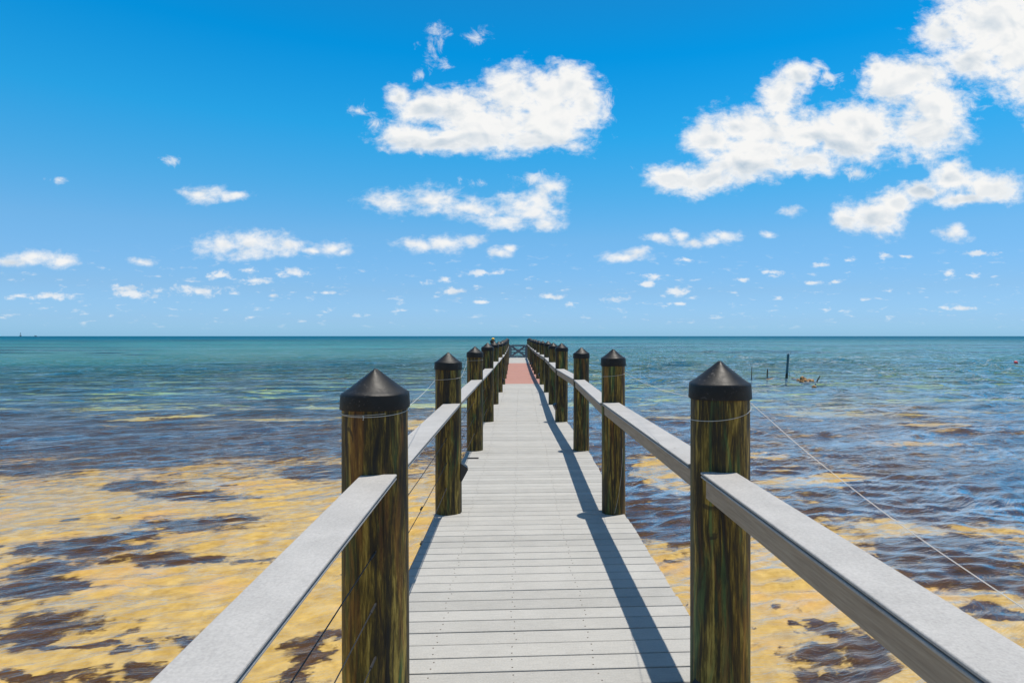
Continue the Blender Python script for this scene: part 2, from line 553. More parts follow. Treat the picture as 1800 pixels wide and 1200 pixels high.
c = t.ramp(n, [(0.36, (0.05, 0.03, 0.012)), (0.5, (0.34, 0.17, 0.05)), (0.68, (0.62, 0.40, 0.16))])
principled(t, out, c, 0.6, t.bump(n, 0.6, 0.05))

# ------------------------------------------------------------------ seabed material
M_bed, t, out = mat('sand_and_seagrass')
G = t.new('ShaderNodeNewGeometry').outputs['Position']
BED_Z = WATER_Z - 0.5
gx, gy, gz = t.sep(G)
# ripples on the water bend the view of the bottom: shift the pattern with a wave-like field
vr = t.new('ShaderNodeVectorRotate', rotation_type='Z_AXIS')
t.put(vr.inputs['Vector'], G)
t.put(vr.inputs['Angle'], R(-24))
wvx = t.noise(t.v('MULTIPLY', vr.outputs[0], (1.1, 3.4, 1)), 1.5, 4, 0.62, 0.5, out=1)
Gs = t.v('ADD', G, t.v('MULTIPLY', t.v('SUBTRACT', wvx, (0.5, 0.5, 0.5)), (0.26, 0.42, 0.0)))


def bed_blob(px, py, rx, ry):
    x, y, _ = ground(px, py, BED_Z)
    dd = (CAM_H - BED_Z) * 1116 / (py - 590.5)
    return (x, y, rx * dd / 1116, max(0.2, ry * dd / (py - 590.5)))


grass = [(240,945,90,14),(140,1040,80,14),(330,990,70,10),(90,960,60,12),(180,1150,50,14),(700,1160,60,20),(330,925,130,22),(200,965,120,24),(60,1040,110,34),(60,1100,120,30),(270,985,120,14),(400,915,60,14),(120,1000,90,20),
         (300,1120,60,26),(240,1180,70,24),(540,1145,48,34),(480,1190,60,26),(240,855,60,10),(350,870,90,9),(560,830,60,10),(20,825,160,10),
         (200,815,120,9),(30,1130,90,22),(130,1130,60,14),(420,985,36,8),(90,1190,90,14),
         (1480,1130,95,34),(1440,1100,60,20),(1500,1175,110,28),(1160,920,70,40),(1700,1000,150,40),(1620,960,140,16),(1760,1080,60,24),
         (1650,880,200,34),(1370,905,60,10),(1480,895,110,10),(1380,1060,30,10)]
sand = [(1400,850,110,12),(1480,840,60,10),(1560,925,66,12),(1500,960,100,10),(1740,1110,50,12),(1160,830,60,34),(1400,990,110,30),
        (1180,1080,60,90),(1350,1060,60,70),(1650,1080,50,16),(1340,800,70,7),(1620,780,110,4),
        (1640,745,90,4),(1560,1030,70,10),(730,745,60,14),
        (650,770,60,6),(760,900,60,60)]
Gb = t.v('ADD', Gs, t.v('MULTIPLY', t.v('SUBTRACT', t.noise(Gs, 0.9, 4, 0.65, out=1), (0.5, 0.5, 0.5)), (2.6, 1.5, 0.0)))
gf = t.m('MAXIMUM', t.blobs(Gb, [bed_blob(b[0], b[1], b[2] * 1.35, b[3] * 1.3) for b in grass]), 0.0)
sf = t.m('MAXIMUM', t.blobs(Gb, [bed_blob(*b) for b in sand]), -0.3)
npatch = t.noise(t.v('MULTIPLY', Gs, (0.75, 1.0, 1)), 0.55, 7, 0.62, 0.4)
vr2 = t.new('ShaderNodeVectorRotate', rotation_type='Z_AXIS')
t.put(vr2.inputs['Vector'], Gs)
t.put(vr2.inputs['Angle'], R(-22))
nfine = t.noise(t.v('MULTIPLY', vr2.outputs[0], (1.0, 1.7, 1)), 2.8, 7, 0.74, 0.3)
left_base = t.sm(gy, 10.5, 23.0, -0.60, 1.0)
right_base = t.sm(gy, 8.0, 13.5, -0.36, 0.58)
side = t.sm(gx, 0.2, 1.8)
bs = t.m('ADD', t.m('MULTIPLY', left_base, t.m('SUBTRACT', 1.0, side)), t.m('MULTIPLY', right_base, side))
gsum = t.m('ADD', bs, t.m('MULTIPLY', t.m('SUBTRACT', npatch, 0.5), 1.7))
gsum = t.m('ADD', gsum, t.m('MULTIPLY', t.m('SUBTRACT', nfine, 0.5), 3.2))
gsum = t.m('ADD', gsum, t.m('MULTIPLY', gf, 1.85))
gsum = t.m('SUBTRACT', gsum, t.m('MULTIPLY', t.m('MAXIMUM', sf, 0.0), 2.4))
lanes = t.noise(t.v('MULTIPLY', Gb, (0.11, 0.42, 1)), 1.0, 7, 0.68, 0.8)
gsum = t.m('SUBTRACT', gsum, t.m('MULTIPLY', t.m('MULTIPLY', t.sm(lanes, 0.49, 0.70), t.sm(gy, 20, 30)), 2.2))
gmask = t.sm(gsum, -0.10, 0.48)
# loose tufts scattered over the sand
vo = t.new('ShaderNodeTexVoronoi')
t.put(vo.inputs['Vector'], t.v('ADD', t.v('MULTIPLY', vr2.outputs[0], (1.0, 1.5, 1.0)), t.v('SCALE', t.v('SUBTRACT', t.noise(Gs, 5, 3, 0.6, out=1), (0.5, 0.5, 0.5)), s=0.5)))
t.put(vo.inputs['Scale'], 1.6)
vsz = t.m('MULTIPLY', t.sm(t.noise(Gs, 0.55, 3, 0.6), 0.46, 0.64), t.sep(vo.outputs['Color'])[0])
tuft = t.m('MULTIPLY', t.sm(t.m('SUBTRACT', vo.outputs['Distance'], t.m('MULTIPLY', vsz, 0.34)), 0.05, -0.06), t.m('GREATER_THAN', vsz, 0.15))
gmask = t.m('MAXIMUM', gmask, t.m('MULTIPLY', tuft, 0.9))
nsand = t.noise(Gs, 5, 6, 0.65)
ncol = t.noise(G, 0.9, 3, 0.5)
sandc = t.mix(t.lin(nsand, 0.3, 0.7), (0.40, 0.255, 0.062), (0.66, 0.47, 0.175))
sandc = t.mix(t.m('MULTIPLY', t.sm(ncol, 0.5, 0.75), 0.5), sandc, (0.70, 0.40, 0.14))
# farther out the bottom is paler and greener through deeper water
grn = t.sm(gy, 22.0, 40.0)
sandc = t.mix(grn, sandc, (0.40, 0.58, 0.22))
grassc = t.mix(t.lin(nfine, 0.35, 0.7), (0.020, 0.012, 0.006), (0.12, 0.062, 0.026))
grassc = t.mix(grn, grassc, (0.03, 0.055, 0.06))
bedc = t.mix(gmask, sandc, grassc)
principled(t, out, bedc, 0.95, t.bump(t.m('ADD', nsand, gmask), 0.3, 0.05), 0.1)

# ------------------------------------------------------------------ water material
M_water, t, out = mat('sea_water')
geo = t.new('ShaderNodeNewGeometry')
G = geo.outputs['Position']
gx, gy, gz = t.sep(G)
dist = t.v('LENGTH', t.v('MULTIPLY', G, (1, 1, 0)))
ld = t.m('LOGARITHM', t.m('MAXIMUM', dist, 1.0), 10.0)
Gr = t.v('ADD', G, t.v('SCALE', t.v('SUBTRACT', t.noise(G, 0.25, 2, 0.5, out=1), (0.5, 0.5, 0.5)), s=2.0))
# chop of the surface, small near the camera (the mesh carries the rest), larger far out
vr = t.new('ShaderNodeVectorRotate', rotation_type='Z_AXIS')
t.put(vr.inputs['Vector'], Gr)
t.put(vr.inputs['Angle'], R(-24))
Gr = vr.outputs[0]
b1 = t.noise(t.v('MULTIPLY', Gr, (2.8, 9.0, 1)), 1.0, 4, 0.62, 0.5)
b2 = t.noise(t.v('MULTIPLY', Gr, (0.8, 2.4, 1)), 1.0, 5, 0.66, 0.3)
b3 = t.noise(t.v('MULTIPLY', Gr, (0.16, 0.55, 1)), 1.0, 4, 0.6, 0.3)
b4 = t.noise(t.v('MULTIPLY', G, (0.02, 0.09, 1)), 1.0, 4, 0.6, 0.3)
f1 = t.sm(dist, 60, 14)
f2 = t.m('MULTIPLY', t.sm(dist, 6, 20), t.sm(dist, 300, 80))
f3 = t.m('MULTIPLY', t.sm(dist, 18, 60), t.sm(dist, 3000, 900))
f4 = t.sm(dist, 150, 600)
nrm = t.bump(b1, t.m('MULTIPLY', f1, 0.55), 0.05)
nrm = t.bump(b2, t.m('MULTIPLY', f2, 0.55), 0.30, nrm)
nrm = t.bump(b3, t.m('MULTIPLY', f3, 1.0), 2.4, nrm)
nrm = t.bump(b4, f4, 9.0, nrm)
fr = t.new('ShaderNodeFresnel')
fr.inputs['IOR'].default_value = 1.333
t.put(fr.inputs['Normal'], nrm)
gl = t.new('ShaderNodeBsdfGlossy')
gl.inputs['Color'].default_value = (1, 1, 1, 1)
t.put(gl.inputs['Roughness'], t.lin(ld, 0.8, 3.0, 0.06, 0.20))
t.put(gl.inputs['Normal'], nrm)
tr = t.new('ShaderNodeBsdfTransparent')
tr.inputs['Color'].default_value = (0.96, 0.97, 0.93, 1)
# light scattered back by the water itself, more with depth
body = t.new('ShaderNodeBsdfDiffuse')
bands = t.noise(t.v('MULTIPLY', G, (0.012, 0.06, 1)), 1.0, 5, 0.6, 0.4)
bands2 = t.noise(t.v('MULTIPLY', G, (0.0022, 0.013, 1)), 1.0, 4, 0.6, 0.3)
bc = t.ramp(t.lin(ld, 1.2, 3.6), [(0.0, (0.05, 0.10, 0.06)), (0.16, (0.07, 0.13, 0.11)), (0.32, (0.055, 0.175, 0.17)), (0.55, (0.026, 0.145, 0.175)), (0.70, (0.004, 0.10, 0.17)), (0.80, (0.002, 0.075, 0.15))])
darkb = t.m('MULTIPLY', t.sm(bands, 0.50, 0.58), t.sm(dist, 900, 200))
bc = t.mix(t.m('MULTIPLY', darkb, 0.92), bc, (0.006, 0.03, 0.05))
bc = t.mix(t.m('MULTIPLY', t.sm(bands2, 0.45, 0.65), 0.35), bc, (0.01, 0.22, 0.24))
t.put(body.inputs['Color'], bc)
depthf = t.m('MULTIPLY', t.sm(ld, 1.5, 2.2), 0.93)
under = t.new('ShaderNodeMixShader')
t.put(under.inputs[0], depthf)
t.l.new(tr.outputs[0], under.inputs[1])
t.l.new(body.outputs[0], under.inputs[2])
top = t.new('ShaderNodeMixShader')
# reflection strength painted in noise streaks, like wind lanes, for more contrast
s1 = t.noise(t.v('MULTIPLY', Gr, (0.55, 2.6, 1)), 1.0, 4, 0.65, 0.4)
s2 = t.noise(t.v('MULTIPLY', G, (0.12, 0.75, 1)), 1.0, 4, 0.65, 0.3)
s3 = t.noise(t.v('MULTIPLY', G, (0.03, 0.22, 1)), 1.0, 4, 0.65, 0.3)
s12 = t.mix(t.sm(dist, 18, 45), s1, s2)
s123 = t.mix(t.sm(dist, 60, 150), s12, s3)
streak = t.m('MULTIPLY_ADD', t.m('SUBTRACT', s123, 0.5), 3.0, 1.15)
streak = t.m('MINIMUM', t.m('MAXIMUM', streak, 0.2), 2.4)
FRES = t.m('MULTIPLY', t.m('MULTIPLY', fr.outputs[0], streak), t.sep(t.ramp(t.m('MULTIPLY', ld, 0.25), [(0.19, (.44,) * 3), (0.28, (.66,) * 3), (0.45, (.58,) * 3), (0.60, (.36,) * 3), (0.72, (.13,) * 3), (0.82, (.06,) * 3)]))[0], clamp=True)
# reflection strength painted by side: weaker over the left shallows, stronger on the right
FRES = t.m('MULTIPLY', FRES, t.m('MULTIPLY', t.sm(gx, -3.0, 4.0, 0.74, 1.12), 2.5), clamp=True)
t.put(top.inputs[0], FRES)
t.l.new(under.outputs[0], top.inputs[1])
t.l.new(gl.outputs[0], top.inputs[2])
t.l.new(top.outputs[0], out.inputs[0])


# ------------------------------------------------------------------ sea surface and seabed meshes
def polar_mesh(name, radii, angs, zfun, material):
    n, m_ = len(radii), len(angs)
    rr, aa = np.meshgrid(radii, angs, indexing='ij')
    x = rr * np.sin(aa)
    y = rr * np.cos(aa)
    z = zfun(x, y, rr)
    co = np.stack([x, y, z], -1).reshape(-1, 3).astype(np.float32)
    i = np.arange(n - 1)[:, None] * m_
    j = np.arange(m_)[None, :]
    j2 = (j + 1) % m_
    q = np.stack([i + j, i + m_ + j, i + m_ + j2, i + j2], -1).reshape(-1, 4)[:, ::-1]
    me = bpy.data.meshes.new(name)
    nf = len(q)
    # centre fan closes the disc
    me.vertices.add(len(co) + 1)
    co = np.vstack([co, [[0, 0, float(co[:m_, 2].mean())]]]).astype(np.float32)
    me.vertices.foreach_set('co', co.ravel())
    tri = np.stack([np.arange(m_), np.full(m_, len(co) - 1), (np.arange(m_) + 1) % m_], -1)[:, ::-1]
    tri = tri[:, ::-1]
    me.loops.add(nf * 4 + m_ * 3)
    me.polygons.add(nf + m_)
    me.loops.foreach_set('vertex_index', np.concatenate([q.ravel(), tri.ravel()]).astype(np.int32))
    ls = np.concatenate([np.arange(nf) * 4, nf * 4 + np.arange(m_) * 3]).astype(np.int32)
    me.polygons.foreach_set('loop_start', ls)
    me.polygons.foreach_set('use_smooth', np.ones(nf + m_, dtype=bool))
    me.update(calc_edges=True)
    me.validate()
    me.materials.append(material)
    o = bpy.data.objects.new(name, me)
    C.objects.link(o)
    return o


def ang_list(dense_half, nd, nc):
    a = np.linspace(-dense_half, dense_half, nd)
    b = np.linspace(dense_half, 2 * math.pi - dense_half, nc + 2)[1:-1]
    return np.concatenate([a, b])


waves = []
NWV = 110
for k in range(NWV):
    lam = 0.13 * (4.5 / 0.13) ** ((k + rng.random()) / NWV)
    th = R(-68 + rng.normal(0, 20))
    amp_slope = 0.034 * (0.6 + 0.9 * math.exp(-((math.log(lam / 0.30)) / 0.7) ** 2))
    kk = 2 * math.pi / lam
    waves.append((kk, math.cos(th), math.sin(th), amp_slope / kk, rng.random() * 6.283))


def sea_z(x, y, r):
    z = np.zeros_like(x)
    cell = r * 0.0050
    # gusts: calmer and rougher patches
    gust = 0.85 + 0.25 * np.sin(x * 0.21 + 1.3 + 0.6 * np.sin(y * 0.13)) * np.sin(y * 0.17 + x * 0.05)
    gust *= np.where(x > 0, 1.0 + 0.35 * np.clip(x / 4, 0, 1), 1.0 - 0.12 * np.clip(-x / 4, 0, 1))
    gust *= np.interp(r, [5, 9, 16, 40], [0.8, 1.1, 1.6, 1.9])
    # crests bend a little
    xw = x + 0.35 * np.sin(y * 0.9 + 0.4 * x)
    yw = y + 0.30 * np.sin(x * 0.8 + 1.0)
    for (kk, cx, cy, a, ph) in waves:
        lam = 2 * math.pi / kk
        fade = np.clip((lam / (cell * 3.0) - 1.0), 0, 1)
        if fade.max() <= 0:
            continue
        sel = fade[:, 0] > 0
        far_w = np.clip(r[sel] / (24.0 * lam), 0.06, 1.0)     # long waves only stand up in the open water
        z[sel] += a * fade[sel] * far_w * np.sin(kk * (cx * xw[sel] + cy * yw[sel]) + ph)
    z += 0.10 * np.abs(z) ** 1.0          # a touch peaked
    return WATER_Z + z * gust


rad_w = np.exp(np.linspace(math.log(1.2), math.log(25000), 2100))
sea = polar_mesh('sea_water', rad_w, ang_list(R(52), 620, 60), sea_z, M_water)
tag(sea, 'rippled clear shallow sea turning turquoise towards the horizon', None, None, 'structure')


def bed_z(x, y, r):
    deep = np.interp(y, [-50, 20, 60, 200, 1000, 30000], [0.5, 0.5, 0.9, 2.5, 6, 12])
    z = WATER_Z - deep + 0.05 * np.sin(x * 0.9 + np.sin(y * 0.7)) * np.sin(y * 0.8)
    return z


rad_b = np.exp(np.linspace(math.log(1.2), math.log(25500), 300))
bed = polar_mesh('seabed', rad_b, ang_list(R(52), 160, 60), bed_z, M_bed)
tag(bed, 'golden sand with dark seagrass patches under the shallow water', None, None, 'structure')

# ------------------------------------------------------------------ the pier
pier = empty('pier', (0, 24, 0))
tag(pier, 'long narrow wooden pier with black-capped posts running out over the sea to a gate', 'pier')

# post rows: depth ahead, sideways place, diameter, drop of the tip below eye level
DS = [-0.3, 2.95, 6.03, 9.32, 12.45, 15.6, 18.95, 22.0, 25.0, 27.9, 31.0, 34.1, 37.2, 40.3, 43.4, 46.2, 48.4]
XL = [-0.66, -0.69, -0.718, -0.717, -0.710, -0.727, -0.745, -0.76, -0.80, -0.84, -0.90, -0.95, -1.00, -1.06, -1.12, -1.19, -1.25]
XR = [0.98, 0.911, 0.850, 0.845, 0.742, 0.725, 0.725, 0.655, 0.60, 0.555, 0.52, 0.49, 0.46, 0.44, 0.42, 0.39, 0.36]
DL = [0.27, 0.305, 0.255, 0.242, 0.245, 0.235, 0.24, 0.25]
DR = [0.27, 0.280, 0.232, 0.240, 0.252, 0.235, 0.25, 0.24]
TL = [0.14, 0.145, 0.150, 0.146, 0.125, 0.123, 0.150, 0.16, 0.15, 0.16]
TR = [0.14, 0.110, 0.118, 0.160, 0.130, 0.154, 0.140, 0.155, 0.16, 0.15]


def deck_half(side, y):
    """deck edge place at distance y along the pier"""
    xs = XL if side < 0 else XR
    return float(np.interp(y, DS, xs)) + side * (0.112 if side < 0 else 0.095)


class Rnd:
    pass


def make_post(side, k):
    X = (XL if side < 0 else XR)[k]
    dd = DS[k]
    DD = DL if side < 0 else DR
    TT = TL if side < 0 else TR
    dia = DD[k] if k < len(DD) else 0.245 + random.uniform(-.012, .012)
    drop = TT[k] if k < len(TT) else 0.155 + random.uniform(-.025, .02)
    x, y, _ = world(X, dd, 0)
    tip = CAM_H - drop
    rad = dia / 2 - 0.006
    rim_h = 0.066 + random.uniform(-.004, .004)
    cone_h = rad * 0.74
    top = tip - cone_h - 0.012
    ph = [random.uniform(0, 6.28) for _ in range(4)]
    n = 56 if k < 5 else 28
    zs = np.linspace(-2.0, top, 26)
    lean = (random.uniform(-.004, .004), random.uniform(-.004, .004))
    wob = lambda a, q: 0.010 * math.sin(2 * a + ph[0]) + 0.007 * math.sin(3 * a + ph[1] + q * .12) + 0.004 * math.sin(7 * a + ph[2]) + 0.003 * math.sin(13 * a + ph[3] + q * .2)
    b = MB()
    b.rings([(x + lean[0] * (z - top), y + lean[1] * (z - top), z) for z in zs],
            [rad * (1.0 + 0.008 * math.sin(z * 2 + ph[0])) * (1 + 0.012 * (top - z)) for z in zs], n, 0, (True, True), wob)
    # a split running down the near posts
    post = b.build('post', M_post, pier, True, 50, (x, y, 0))
    # cap: rim with a soft lip, cone with a rounded tip
    c = MB()
    r0 = rad + 0.0075
    prof = [(r0 - 0.006, top - rim_h + 0.002), (r0 + 0.002, top - rim_h), (r0 + 0.003, top - rim_h + 0.006), (r0, top - 0.006), (r0 - 0.0005, top + 0.001),
            (r0 - 0.004, top + 0.0055), (r0 - 0.016, top + 0.012)]
    for s_ in np.linspace(0.12, 0.9, 9):
        prof.append(((r0 - 0.016) * (1 - s_), top + 0.010 + cone_h * s_ * 1.0))
    prof += [(r0 * 0.055, top + 0.008 + cone_h * 0.955), (r0 * 0.02, top + 0.008 + cone_h * 0.975)]
    tl = (random.uniform(-.02, .02), random.uniform(-.02, .02))
    vs, fs = [], []
    nn = 56 if k < 5 else 24
    for (r_, z_) in prof:
        for i in range(nn):
            a = 2 * math.pi * i / nn
            wb = 1 + 0.006 * math.sin(2 * a + ph[1]) * (1 if z_ < top else .6) + 0.004 * math.sin(5 * a + ph[2])
            px_, py_ = r_ * wb * math.cos(a), r_ * wb * math.sin(a)
            vs.append((x + px_, y + py_, z_ + tl[0] * px_ + tl[1] * py_ + 0.0018 * math.sin(3 * a + ph[0])))
    for q in range(len(prof) - 1):
        for i in range(nn):
            j = (i + 1) % nn
            fs.append((q * nn + i, q * nn + j, (q + 1) * nn + j, (q + 1) * nn + i))
    fs.append(tuple(range((len(prof) - 1) * nn, len(prof) * nn)))
    c.add(vs, fs)
    # small screw in the rim
    c.box((x - 0.012, y - r0 - 0.0015, top - rim_h * 0.62), (0.008, 0.004, 0.008))
    cap = c.build('cap', M_cap, post, True, 35, (x, y, top))
    return dict(o=post, x=x, y=y, r=rad, top=top, tip=tip, X=X, d=dd)


posts = {}
for side in (-1, 1):
    for k in range(len(DS)):
        posts[side, k] = make_post(side, k)

# --- deck boards
PITCH = 0.1448
BW = 0.1358


def deck_section(name, y0, y1, material, label=None):
    b = MB()
    sc = MB()
    tones = []
    nb = int(round((y1 - y0) / PITCH))
    pitch = (y1 - y0) / nb
    for i in range(nb):
        yc = y0 + (i + 0.5) * pitch + random.uniform(-.0012, .0012)
        far = yc > 20
        a, e = deck_half(-1, yc) + random.uniform(-.004, .004), deck_half(1, yc) + random.uniform(-.005, .005)
        wd = BW - (0.004 if random.random() < 0.12 else 0) + random.uniform(-.001, .0005)
        dz = random.uniform(-.0012, .0012)
        # notch the boards round the posts by ending the run at the post face
        segs = [(a, e)]
        tt = random.random()
        th = random.uniform(-.0012, .0012)
        for (s0, s1) in segs:
            c0 = ((s0 + s1) / 2, yc, -0.0125 + dz)
            ax = ((math.sin(th), math.cos(th), 0), (math.cos(th), -math.sin(th), 0), (0, 0, 1))
            nf0 = len(b.f)
            b.box(c0, (wd, s1 - s0, 0.025), ax, bev=0.0035)
            tones += [tt] * (len(b.f) - nf0)
        if not far:
            cl_ = (a + e) / 2
            for jx in (-0.535, -0.12, 0.30):
                jx += random.uniform(-.012, .012) + cl_ - 0.06 + 0.03
                for sy in (-0.034, 0.034):
                    xx, yy = jx + random.uniform(-.01, .01), yc + sy + random.uniform(-.006, .006)
                    sc.rings([(xx, yy, dz - .003), (xx, yy, dz + .0012)], [.0045, .0042], 7)
    o = b.build(name, material, pier, False)
    at_ = o.data.attributes.new('tone', 'FLOAT', 'FACE')
    at_.data.foreach_set('value', np.array(tones, dtype=np.float32))
    if label:
        o['label'] = label
    if sc.v:
        sc.build('deck_screws', M_screw, o)
    return o


deck_section('deck', -1.6, 22.28, M_deck, 'light grey composite boards of the long near deck')
deck_section('deck', 22.28, 39.3, M_red, 'dull red composite boards of the far deck')
deck_section('deck', 39.3, 49.2, M_deck, 'light grey composite boards of the short deck before the gate')

# --- joists and side beams beneath the deck
for side in (-1, 1):
    for k in range(len(DS) - 1):
        a, e = posts[side, k], posts[side, k + 1]
        b = MB()
        xo = -side * (0.0)
        p0 = Vector((a['x'] + side * 0.02, a['y'] + 0.10, -0.13))
        p1 = Vector((e['x'] + side * 0.02, e['y'] - 0.10, -0.13))
        dv = (p1 - p0)
        L = dv.length
        dv.normalize()
        b.box((p0 + p1) / 2, (0.045, L, 0.19), (dv.cross(Vector((0, 0, 1))), dv, (0, 0, 1)))
        o = b.build('side_beam', M_beam, pier)

# --- handrails: flat cap board on a beam, butted between the posts
RH = {(-1, 0): (0.985, 1.055), (-1, 1): (1.045, 1.04), (1, 0): (1.055, 1.065), (1, 1): (1.055, 1.05)}
for side in (-1, 1):
    for k in range(len(DS) - 1):
        a, e = posts[side, k], posts[side, k + 1]
        h0, h1 = RH.get((side, k), (1.035 + random.uniform(-.012, .012), 1.035 + random.uniform(-.012, .012)))
        wdt = 0.158
        inn = -side
        # centre line sits a little inward of the posts on the left, on the post line at the right
        offa = {(-1, 0): 0.045, (-1, 1): 0.045}.get((side, k), 0.035 if side < 0 else 0.035)
        if side > 0:
            offa = 0.045 if k == 0 else 0.04
        xa, xe = a['x'] + inn * offa, e['x'] + inn * offa
        ya = a['y'] + math.sqrt(max(0.0, (a['r']) ** 2 - 0.03 ** 2)) - 0.014
        ye = e['y'] - math.sqrt(max(0.0, (e['r']) ** 2 - 0.03 ** 2)) + 0.014
        p0, p1 = Vector((xa, ya, h0)), Vector((xe, ye, h1))
        dv = p1 - p0
        L = dv.length
        dv.normalize()
        sx = dv.cross(Vector((0, 0, 1))).normalized()
        up = sx.cross(dv)
        mid_ = (p0 + p1) / 2
        th = 0.026
        b = MB()
        # board in two lips with the groove of a grooved-edge board between them
        b.box(mid_ - up * 0.0055, (wdt, L, 0.011), (sx, dv, up), bev=0.003)
        b.box(mid_ - up * 0.0135, (wdt - 0.024, L, 0.005), (sx, dv, up))
        b.box(mid_ - up * 0.0205, (wdt - 0.002, L, 0.009), (sx, dv, up), bev=0.002)
        rail = b.build('handrail', M_rail, pier)
        b = MB()
        off_in = sx * (inn * (wdt / 2 - (0.020 if side > 0 else 0.075) - 0.019))
        b.box(mid_ + off_in - up * (0.025 + 0.001 + 0.0445), (0.038, L - 0.03, 0.089), (sx, dv, up), bev=0.003)
        beam = b.build('rail_beam', M_beam, rail)

# --- steel cables on the left, three between each pair of posts
for k in range(0, 8):
    a, e = posts[-1, k], posts[-1, k + 1]
    for h in (0.72, 0.49, 0.255):
        b = MB()
        xo = 0.03 if k == 0 else 0.0
        p0 = Vector((a['x'] + xo, a['y'] + a['r'] - .02, h))
        p1 = Vector((e['x'] + xo * 1.2, e['y'] - e['r'] + .004, h + 0.0))
        pts = [p0.lerp(p1, s_) - Vector((0, 0, 0.012 * math.sin(math.pi * s_))) for s_ in np.linspace(0, 1, 9)]
        b.tube(pts, 0.0028, 6)
        # swaged fitting near the far post
        q = p0.lerp(p1, 0.965)
        b.tube([q, p0.lerp(p1, 0.995)], 0.006, 6)
        if h < 0.5 and k > 0:
            q = p0.lerp(p1, 0.45)
            b.tube([q - Vector((0, .03, 0)), q + Vector((0, .03, 0))], 0.007, 6)
        o = b.build('cable', M_wire, pier)


# --- small black step lights on some posts
def step_light(side, k, ang, h, s=1.0):
    p = posts[side, k]
    dirv = Vector((math.cos(R(ang)), math.sin(R(ang)), 0))
    sidev = Vector((-dirv.y, dirv.x, 0))
    base = Vector((p['x'], p['y'], h)) + dirv * (p['r'] - 0.006)
    b = MB()
    hw = 0.045 * s
    # wedge: flat top sloping out, undercut towards the post
    prof = [(0, 0.075 * s), (0.055 * s, 0.035 * s), (0.062 * s, 0.018 * s), (0.012 * s, -0.075 * s), (0, -0.08 * s)]
    vs = []
    for s_ in (-hw, hw):
        for (q, z) in prof:
            vs.append(base + dirv * q + sidev * s_ + Vector((0, 0, z)))
    n = len(prof)
    fs = [(i, (i + 1) % n, n + (i + 1) % n, n + i) for i in range(n)] + [tuple(range(n))[::-1], tuple(range(n, 2 * n))]
    b.add(vs, fs)
    o = b.build('step_light', M_light, p['o'], False)
    b = MB()
    c_ = base + dirv * 0.030 * s + Vector((0, 0, 0.060 * s))
    b.box(c_, (0.006, 0.07 * s, 0.03), (dirv, sidev, (0, 0, 1)))
    return o


step_light(-1, 2, 5, 0.385, 1.15)
step_light(1, 4, 200, 0.30)
step_light(-1, 6, 0, 0.34)
step_light(1, 7, 190, 0.32)
step_light(-1, 10, 0, 0.32)
step_light(1, 10, 190, 0.32)
step_light(1, 1, 215, 0.07, 0.7)

# --- gate at the end
gp0, gp1 = posts[-1, 16], posts[1, 16]
GW0, GW1 = gp0['x'] + 0.22, gp1['x'] - 0.16
gy_ = gp0['y'] - 0.16
GH = 0.99
gate = MB()
gw = GW1 - GW0
gc = (GW0 + GW1) / 2
for xx in (GW0 + 0.05, GW1 - 0.05):
    gate.box((xx, gy_, GH / 2 + 0.03), (0.11, 0.05, GH - 0.05))
gate.box((gc, gy_, GH - 0.04), (gw - 0.22, 0.048, 0.12))
gate.box((gc, gy_, 0.11), (gw - 0.22, 0.048, 0.12))
gobj = gate.build('gate', M_gate, pier, False, loc=(gc, gy_, 0))
b = MB()
iw, ih = gw - 0.22, GH - 0.27
for sg in (-1, 1):
    a_ = math.atan2(ih, iw) * sg
    ln = math.hypot(iw, ih) - 0.05
    b.box((gc, gy_ - 0.026 - 0.012 * sg, GH / 2 + 0.03), (ln, 0.022, 0.15), ((math.cos(a_), 0, math.sin(a_)), (0, 1, 0), (-math.sin(a_), 0, math.cos(a_))))
b.build('cross_brace', M_gate, gobj)
b = MB()
for zz in (0.43, 0.63):
    b.box((gc, gy_ + 0.038, zz), (gw - 0.10, 0.022, 0.085))
b.build('slat', M_gate, gobj)
for xx in (gp0['x'] + 0.16, gp1['x'] - 0.13):
    b = MB()
    b.box((xx, gy_, GH / 2 + 0.03), (0.09, 0.09, GH + 0.04))
    o = b.build('gate_post', M_gate, pier)


# ------------------------------------------------------------------ white line tied round the post tops
def ring_pts(p, z0, z1, a0, a1, n=22, sag=0.0):
    r = p['r'] * 1.018 + 0.002
    out_ = []
    for i in range(n + 1):
        s_ = i / n
        a = R(a0 + (a1 - a0) * s_)
        out_.append((p['x'] + r * math.cos(a), p['y'] + r * math.sin(a), z0 + (z1 - z0) * s_ - sag * math.sin(math.pi * s_)))
    return out_


def hang(p, q, sag, n=20):
    p, q = Vector(p), Vector(q)
    return [p.lerp(q, i / n) - Vector((0, 0, sag * math.sin(math.pi * i / n))) for i in range(n + 1)]


# left run: round the nearest left post and on to the two beyond
LP1, LP2, LP3, LP4 = (posts[-1, i] for i in (1, 2, 3, 4))
b = MB()
r1 = ring_pts(LP1, CAM_H - 0.345, CAM_H - 0.335, -200, 20, 30, 0.018)
r1b = ring_pts(LP1, CAM_H - 0.348, CAM_H - 0.345, -200, -60, 20, 0.006)
b.tube(r1, 0.0014, 5)
b.tube(r1b, 0.0010, 5)
kx, ky, kz = ring_pts(LP1, CAM_H - 0.36, CAM_H - 0.36, -97, -96, 1)[0]
b.tube([(kx, ky - .001, kz + .008), (kx + .004, ky - .006, kz), (kx + .001, ky - .003, kz - .009)], 0.003, 5)
r2 = ring_pts(LP2, CAM_H - 0.415, CAM_H - 0.385, -190, 10, 24, 0.004)
b.tube(hang(r1[-1], r2[0], 0.01), 0.0013, 5)
b.tube(r2, 0.0013, 5)
r3 = ring_pts(LP3, CAM_H - 0.36, CAM_H - 0.35, -190, 10, 20)
